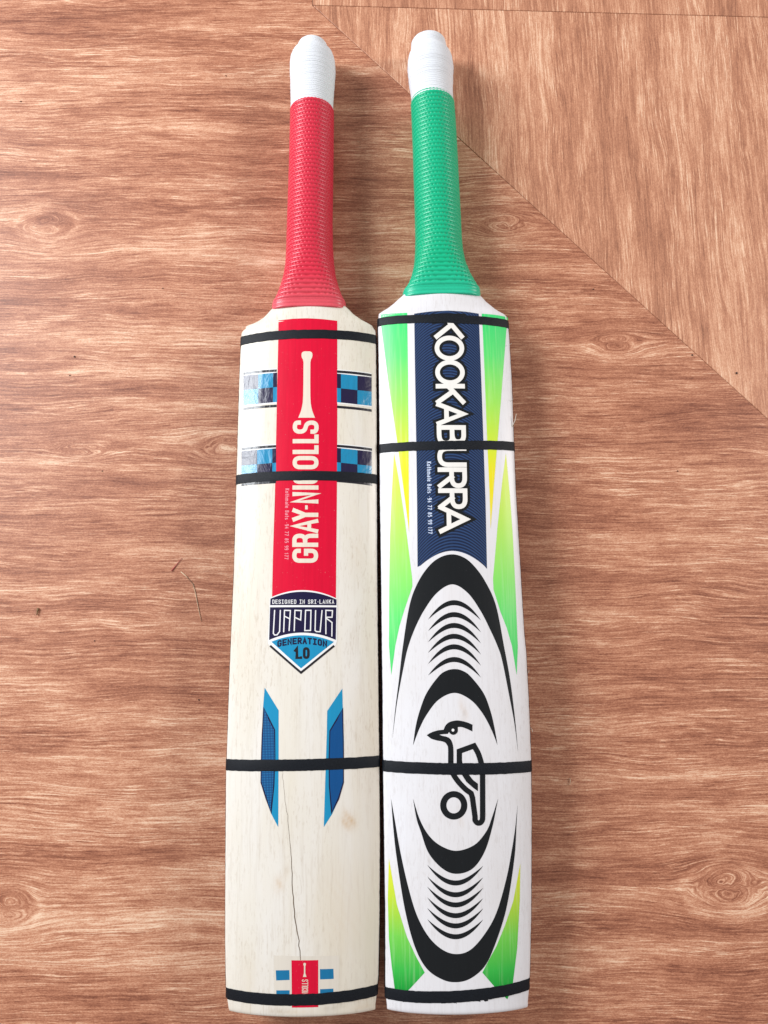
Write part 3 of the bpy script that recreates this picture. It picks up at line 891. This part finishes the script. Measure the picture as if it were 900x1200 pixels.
for pts, wp in ((((443.2, 378.4), (520, 373.6), (595.8, 381)), 10.6), (((444.6, 526.4), (525.6, 521.9), (602.6, 523.8)), 10.8),
                (((449, 897), (528, 901), (622.3, 897.6)), 12), (((452, 1162.6), (523, 1168.4), (620.6, 1152)), 11.6)):
    B.strap(pts, wp, M_black)
va, vb = B.uv(453, 1160)[1], B.uv(444, 372)[1]
for sd in (-1, 1): B.edge_tape(sd, va, vb, M_side)
vy = lambda y: B.uv(530, y)[1]

M_dark = mat_print('charcoal_ink', (.0075, .009, .011, 1), .42, .05, .3, (.2, .2, .2, 1), .15)
g = lambda *c: rgb(*c, k=.86)
Mg1 = mat_gradient('green_to_yellow_ink', vy(370), vy(630), [(0, g(60, 228, 125)), (.18, g(95, 236, 120)), (.40, g(165, 242, 90)), (.60, g(222, 244, 50)), (.72, g(250, 236, 15)), (1, g(252, 228, 10))])
Mg2 = mat_gradient('lime_to_green_ink', vy(530), vy(792), [(0, g(232, 242, 60)), (.20, g(208, 242, 80)), (.5, g(160, 240, 105)), (.75, g(95, 232, 115)), (1, g(50, 215, 105))])
Mg3 = mat_gradient('yellow_to_green_ink', vy(1008), vy(1162), [(0, g(238, 236, 60)), (.3, g(200, 226, 60)), (.6, g(120, 214, 80)), (.85, g(60, 192, 75)), (1, g(15, 160, 55))])
B.decal('green_stripe', [[(446.2, 368.5), (454, 367.9), (470, 366.9), (477.2, 366.6), (478.1, 440), (478.8, 530), (479.5, 624), (473, 574), (465.6, 518), (455.5, 450), (446.9, 384)]], 0, Mg1)
B.decal('green_stripe', [[(564.4, 367.6), (580, 369), (595.2, 372.6), (593.3, 388), (588.5, 450), (583, 518), (579, 566), (575, 620), (573.5, 573), (571, 518), (568, 440), (565.6, 384)]], 0, Mg1)
B.decal('green_stripe', [[(461.8, 531), (459, 580), (457, 629), (456.2, 690), (455.9, 757), (458.5, 791), (463.2, 757), (468, 734), (474.4, 713), (483.3, 687), (483, 678), (474.5, 610), (467, 560)]], 0, Mg2)
B.decal('green_stripe', [[(592.9, 531), (597.5, 580), (601, 629), (604, 690), (606.8, 757), (605.5, 791), (600, 757), (594, 736), (586.7, 717.5), (578.4, 691), (577.8, 678), (583, 618), (588.5, 565)]], 0, Mg2)
B.decal('green_stripe', [[(455.7, 1006), (454.5, 1053), (455.7, 1100), (459, 1132), (462.7, 1160), (470, 1167), (480, 1159), (497.7, 1139.7), (487, 1120), (476.7, 1097.7), (465, 1060)]], 0, Mg3)
B.decal('green_stripe', [[(609.7, 1012), (609.2, 1053), (606, 1111.7), (601, 1152), (598, 1163), (594.5, 1171), (589, 1166), (579.3, 1156), (565.3, 1139.7), (574, 1123), (581.7, 1109), (592, 1084), (601.5, 1056)]], 0, Mg3)

# navy panel
cu = (B.uv(489, 600)[0]+B.uv(570, 600)[0])/2
M_navy = mat_navy('navy_pinstripe_ink', cu, 22.0, .00240)
axs = np.linspace(489.4, 570.7, 25)
nav = B.decal('navy_panel', [[(485.4, 367.6), (505, 365), (525.6, 364), (545, 365.2), (561, 367.6), (565, 473), (566.9, 529), (569, 590), (570.7, 666.7)]
              +[(x, 645.5+20.5*abs((x-530)/40.7)**1.9) for x in axs[::-1][1:-1]]+[(489.3, 664.4), (488.8, 590), (487.8, 518), (486.3, 430)]], 0, M_navy)
bl = lambda y: 509.2+(y-394)*.0232               # baseline, leaning slightly across the panel
Hk = 34.2
pl, po = [], []
for ch, y0, y1 in (('K', 371, 397), ('O', 393.6, 422.6), ('O', 422, 451), ('K', 450, 473.6), ('A', 471.5, 499), ('B', 498.4, 522), ('U', 523, 547.4), ('R', 547.8, 572), ('R', 572.4, 596.6), ('A', 592, 625)):
    f = dn(bl, y0); W = y1-y0
    if ch == 'O':
        p = [f(*q) for q in ell(W/2, Hk/2, W/2-2.5, Hk/2-2.5, n=44)]
        pl += stroke(p, 5.4, True); po += stroke(p, 11.7, True)
    else:
        pl += glyph(ch, f, W, Hk, 5.4, 10); po += glyph(ch, f, W, Hk, 5.4, 10, 6.3)
B.decal('lettering_outline', po, 1, M_dark, nav)
B.decal('lettering', pl, 3, mat_print('off_white_ink', (.82, .79, .75, 1), .45, 0, .2, dark=.05), nav)
M_pblue = mat_print('pale_blue_ink', (.60, .68, .85, 1), .4, 0, .2, dark=.02)
B.decal('small_lettering', small_text('Kothmale Bats -94 77 85 99 177', dn(lambda y: 500.2+(y-541)*.018, 541), 84.5, 5.0, .82), 1, M_pblue, nav)

# crescents
out = curve([(459.8, 866), (463.3, 830), (467.3, 798), (472, 758), (480, 709), (490, 682), (503, 663), (516, 653), (530, 649.6), (543, 653), (554.4, 662), (567.8, 680), (581, 709), (590.7, 757.8), (598, 798), (603.8, 845), (607, 882)])
inn = curve([(583.3+23.7, 882), (603.2, 850), (598, 821.7), (588.7, 775), (583.3, 757.8), (574.4, 737.8), (563, 715.6), (547.8, 694.5), (530, 684.8), (512, 694.8), (496.7, 715.6), (485.6, 737.8), (478.4, 757.8), (474.3, 775), (465.5, 821.7), (459.8, 866)])
B.decal('crescent', [out+inn[1:-1]], 0, M_dark)
out = curve([(458.3, 936), (461, 971.7), (465, 1006.7), (474.3, 1065), (486, 1109), (500, 1135), (518.7, 1148), (535, 1151), (551.3, 1146.7), (567.7, 1132.7), (579.3, 1109), (593.3, 1065), (602.7, 1006.7), (605.2, 967), (606.6, 943)])
inn = curve([(606.6, 943), (603.8, 970), (600, 995), (593.3, 1030), (581.7, 1069.7), (567.7, 1095), (551.3, 1113), (535, 1118), (518.7, 1113), (502.3, 1097.7), (488.3, 1072), (477.8, 1037), (468.5, 995), (462.5, 960), (458.3, 936)])
B.decal('crescent', [out+inn[1:-1]], 0, M_dark)
out = curve([(484, 873.5), (487, 852), (491.8, 833), (500, 812), (514, 792.5), (523, 786), (532.7, 784), (542, 786), (551.3, 792.5), (566.5, 812), (574.7, 833), (579.3, 852), (583, 873)])
inn = curve([(583, 873), (575.8, 855), (565.3, 835.7), (551.3, 820), (532.7, 812), (514, 820), (500, 837.5), (491, 855), (484, 873.5)])
B.decal('crescent', [out+inn[1:-1]], 0, M_dark)
out = curve([(484, 936), (488.3, 960), (493, 974), (502.3, 999.7), (518.7, 1018), (535, 1024), (553.7, 1018), (567.7, 998.5), (577, 969), (583.6, 936)])
inn = curve([(583.6, 936), (576.5, 958), (570, 974), (556, 990), (535, 997), (516.3, 991), (502.3, 978.7), (491.8, 960), (484, 936)])
B.decal('crescent', [out+inn[1:-1]], 0, M_dark)
for y, t1, t2 in ((703.3, 726, 727), (717.3, 739.5, 741), (730, 752.5, 754), (742.7, 765, 767), (755, 778, 780), (769.9, 791.6, 794)):
    B.decal('rib', [crescent((501.6, t1), (563.6, t2), y, y+5.9, 532)], 0, M_dark)
for y, t1, t2 in ((1037.7, 1013.4, 1014.6), (1051.5, 1027, 1028), (1063.4, 1039, 1040.5), (1076, 1051.5, 1052.5), (1088, 1064, 1064.5), (1100.7, 1077, 1077.5)):
    B.decal('rib', [crescent((500.6, t1), (566.2, t2), y, y-5.9, 534)], 0, M_dark)

# bird emblem
def Zb(x, y): return (480+x/7.5, 820+y/7.5)
zb = lambda l: [Zb(*p) for p in l]
body = []
crest = curve([(298, 266), (312, 232), (338, 203), (378, 187), (430, 182), (500, 197), (553, 219)])+[(552, 279)]+curve([(552, 279), (505, 257), (460, 241), (424, 240)])[1:]+[(424, 262), (380, 268), (346, 284), (335, 299), (318, 292), (300, 290)]
bird = B.decal('bird_emblem', [zb(crest)], 0, M_dark)
beak = [(150, 312), (172, 296), (205, 281), (250, 268), (300, 263), (330, 262), (345, 280), (336, 300), (300, 302), (262, 306), (284, 316), (318, 323)]\
    + curve([(318, 323), (345, 334), (366, 358), (379, 392), (385, 440), (386, 560)])[1:]+[(338, 560)]+curve([(338, 560), (338, 430), (330, 400), (314, 378), (286, 366), (236, 357), (190, 343)])[1:]
B.decal('beak_and_neck', [zb(beak)], 1, M_dark, bird)
B.decal('eye', [zb(ell(384, 267, 40, 41, n=30)[:-1])], 2, M_dark, bird)
B.decal('eye_glint', [zb(ell(381, 267, 12, 13, n=16)[:-1])], 3, M_white, bird)
p = curve([(362, 540), (366, 600), (384, 655), (430, 722), (490, 785), (540, 822)])+[(552, 860), (575, 1030)]
p = p+ell(607, 1040, 34, 44, 172, 0, 16)[1:]+[(642, 1000), (641, 640)]+curve([(641, 640), (630, 560), (604, 475), (566, 405)])[1:]+[(437, 452), (437, 560)]
B.decal('body_line', stroke(zb(p), 6.3), 1, M_dark, bird)
B.decal('wing_line', [zb([(437, 540), (450, 600), (456, 655), (500, 722), (560, 775), (600, 803), (600, 738), (556, 704), (518, 655), (470, 620), (462, 540)])], 2, M_dark, bird)
B.decal('ring', stroke([Zb(388+92*math.cos(a), 928+98*math.sin(a)) for a in np.linspace(0, 2*math.pi, 41)], 7.3, True), 0, M_dark)

# torn ink bits below the lowest strap
cr = np.random.default_rng(8)
chips = []
for x0, ln in ((472, 5), (488, 3), (505, 6), (517, 9), (531, 4), (541, 7), (552, 11), (567, 5)):
    y0 = 1174.8-((x0-528)/95)**2*6-(1.6 if x0 > 540 else 0)
    top = [(x0+ln*t, y0-1.5) for t in (0, .5, 1)]; bot = [(x0+ln*t, y0+cr.uniform(.2, 1.7)) for t in (1, .75, .5, .25, 0)]
    chips.append(top+bot)
B.decal('paint_chip', chips, 1, M_dark)

# frayed splinters along the edge of the white bat
def hair(name, pts, rad, m, parent=None, nseg=6):
    """thin tapered tube through 3-D points"""
    P = [Vector(p) for p in pts]
    Vv, Ff = [], []
    for i, p in enumerate(P):
        d = (P[min(i+1, len(P)-1)]-P[max(i-1, 0)]).normalized()
        a = d.orthogonal().normalized(); b = d.cross(a)
        r = rad*(1-.6*i/(len(P)-1))
        for k in range(nseg):
            t = 2*math.pi*k/nseg; Vv.append(p+a*math.cos(t)*r+b*math.sin(t)*r)
    for i in range(len(P)-1):
        for k in range(nseg):
            a, b = i*nseg+k, i*nseg+(k+1) % nseg; Ff.append((a, b, b+nseg, a+nseg))
    Ff.append(tuple(range(nseg))[::-1]); Ff.append(tuple((len(P)-1)*nseg+k for k in range(nseg)))
    return obj(name, Vv, Ff, m, parent)
M_fibre = mat_plain('pale_fibre', (.62, .55, .46, 1), .8)
for px, py, dx, dy, rr in ((601.6, 500, 3.4, -15, .00045), (597.5, 404, 2.0, -2, .00035), (618, 790, 2.2, -5, .0003), (622.4, 852, 1.8, 6, .0003), (600, 470, 1.6, -4, .0003)):
    u, v = B.loc(px, py, .034); u2, v2 = B.loc(px+dx, py+dy, .036)
    hair('splinter', [(u-.001, v, .0335), ((u+u2)/2+.0003, (v+v2)/2, .035), (u2, v2, .036)], rr, M_fibre, B.root)

# ------------------------------------------------------------------ bits lying on the floor
M_straw = mat_plain('straw', (.74, .54, .36, 1), .7)
o = hair('grass_stem', [at(x, y, .0004) for x, y in ((212, 670), (219, 676), (226, 684), (229, 695), (231.5, 708), (234, 720), (236, 728))], .00042, M_straw)
tag(o, 'thin curved dry stem lying on the floor left of the cream bat', 'stem')
o = hair('thread', [at(x, y, .0005) for x, y in ((201, 669), (205, 664), (209, 659), (213, 654))], .0004, mat_plain('red_thread', (.45, .07, .08, 1), .8))
tag(o, 'short red thread on the floor just above the dry stem', 'thread')
o = hair('twig', [at(x, y, .001) for x, y in ((44.6, 712.5), (43.8, 716), (43.2, 721))], .0009, mat_plain('twig_bark', (.22, .13, .06, 1), .8))
tag(o, 'tiny brown twig piece lying near the left border of the floor', 'twig')
o = hair('wood_shaving', [at(x, y, .0008) for x, y in ((667.5, 912), (668.4, 915), (667.8, 918.5), (666, 920))], .0004, mat_plain('shaving', (.75, .58, .42, 1), .7))
tag(o, 'tiny pale curled shaving on the floor right of the white bat', 'shaving')
M_crumb = mat_plain('dark_crumb', (.045, .022, .018, 1), .9)
first = None
for px, py, r, where in (
        (24.5, 119, .0011, 'in the upper left corner of the photo'), (265, 89, .0010, 'left of the red grip, highest of the crumbs'),
        (191, 338, .0008, 'left of where the red grip meets the blade'), (87.5, 418, .0013, 'upper of the two close together on the left'),
        (82, 440, .001, 'lower of the two close together on the left'), (120, 552, .0008, 'on the left floor level with the cream bat second strap'),
        (811, 416, .0012, 'sitting right on the slanting floor seam'), (863, 437.5, .0015, 'just above the slanting floor seam, biggest of the crumbs'),
        (695, 339, .0010, 'just below the slanting seam right of the green grip'), (794, 552, .0009, 'right of the white bat below the floor seam'),
        (111, 751, .0008, 'right of and below the tiny brown twig'), (233, 820, .0010, 'close beside the cream bat left of its blue flash')):
    x, y, _ = at(px, py)
    if first is None:
        bm = bmesh.new(); bmesh.ops.create_icosphere(bm, subdivisions=1, radius=1)
        for v in bm.verts: v.co *= random.uniform(.7, 1.2); v.co.z = v.co.z*.55+.5
        o = first = obj_bm('crumb', bm, M_crumb, None, True)
    else:
        o = first.copy(); col.objects.link(o)
    o.location = (x, y, 0); r *= .75; o.scale = (r, r*random.uniform(.7, 1.1), r*.7); o.rotation_euler = (0, 0, random.uniform(0, 6))
    tag(o, 'tiny dark crumb '+where, 'crumb', 'dark crumbs on the floor')
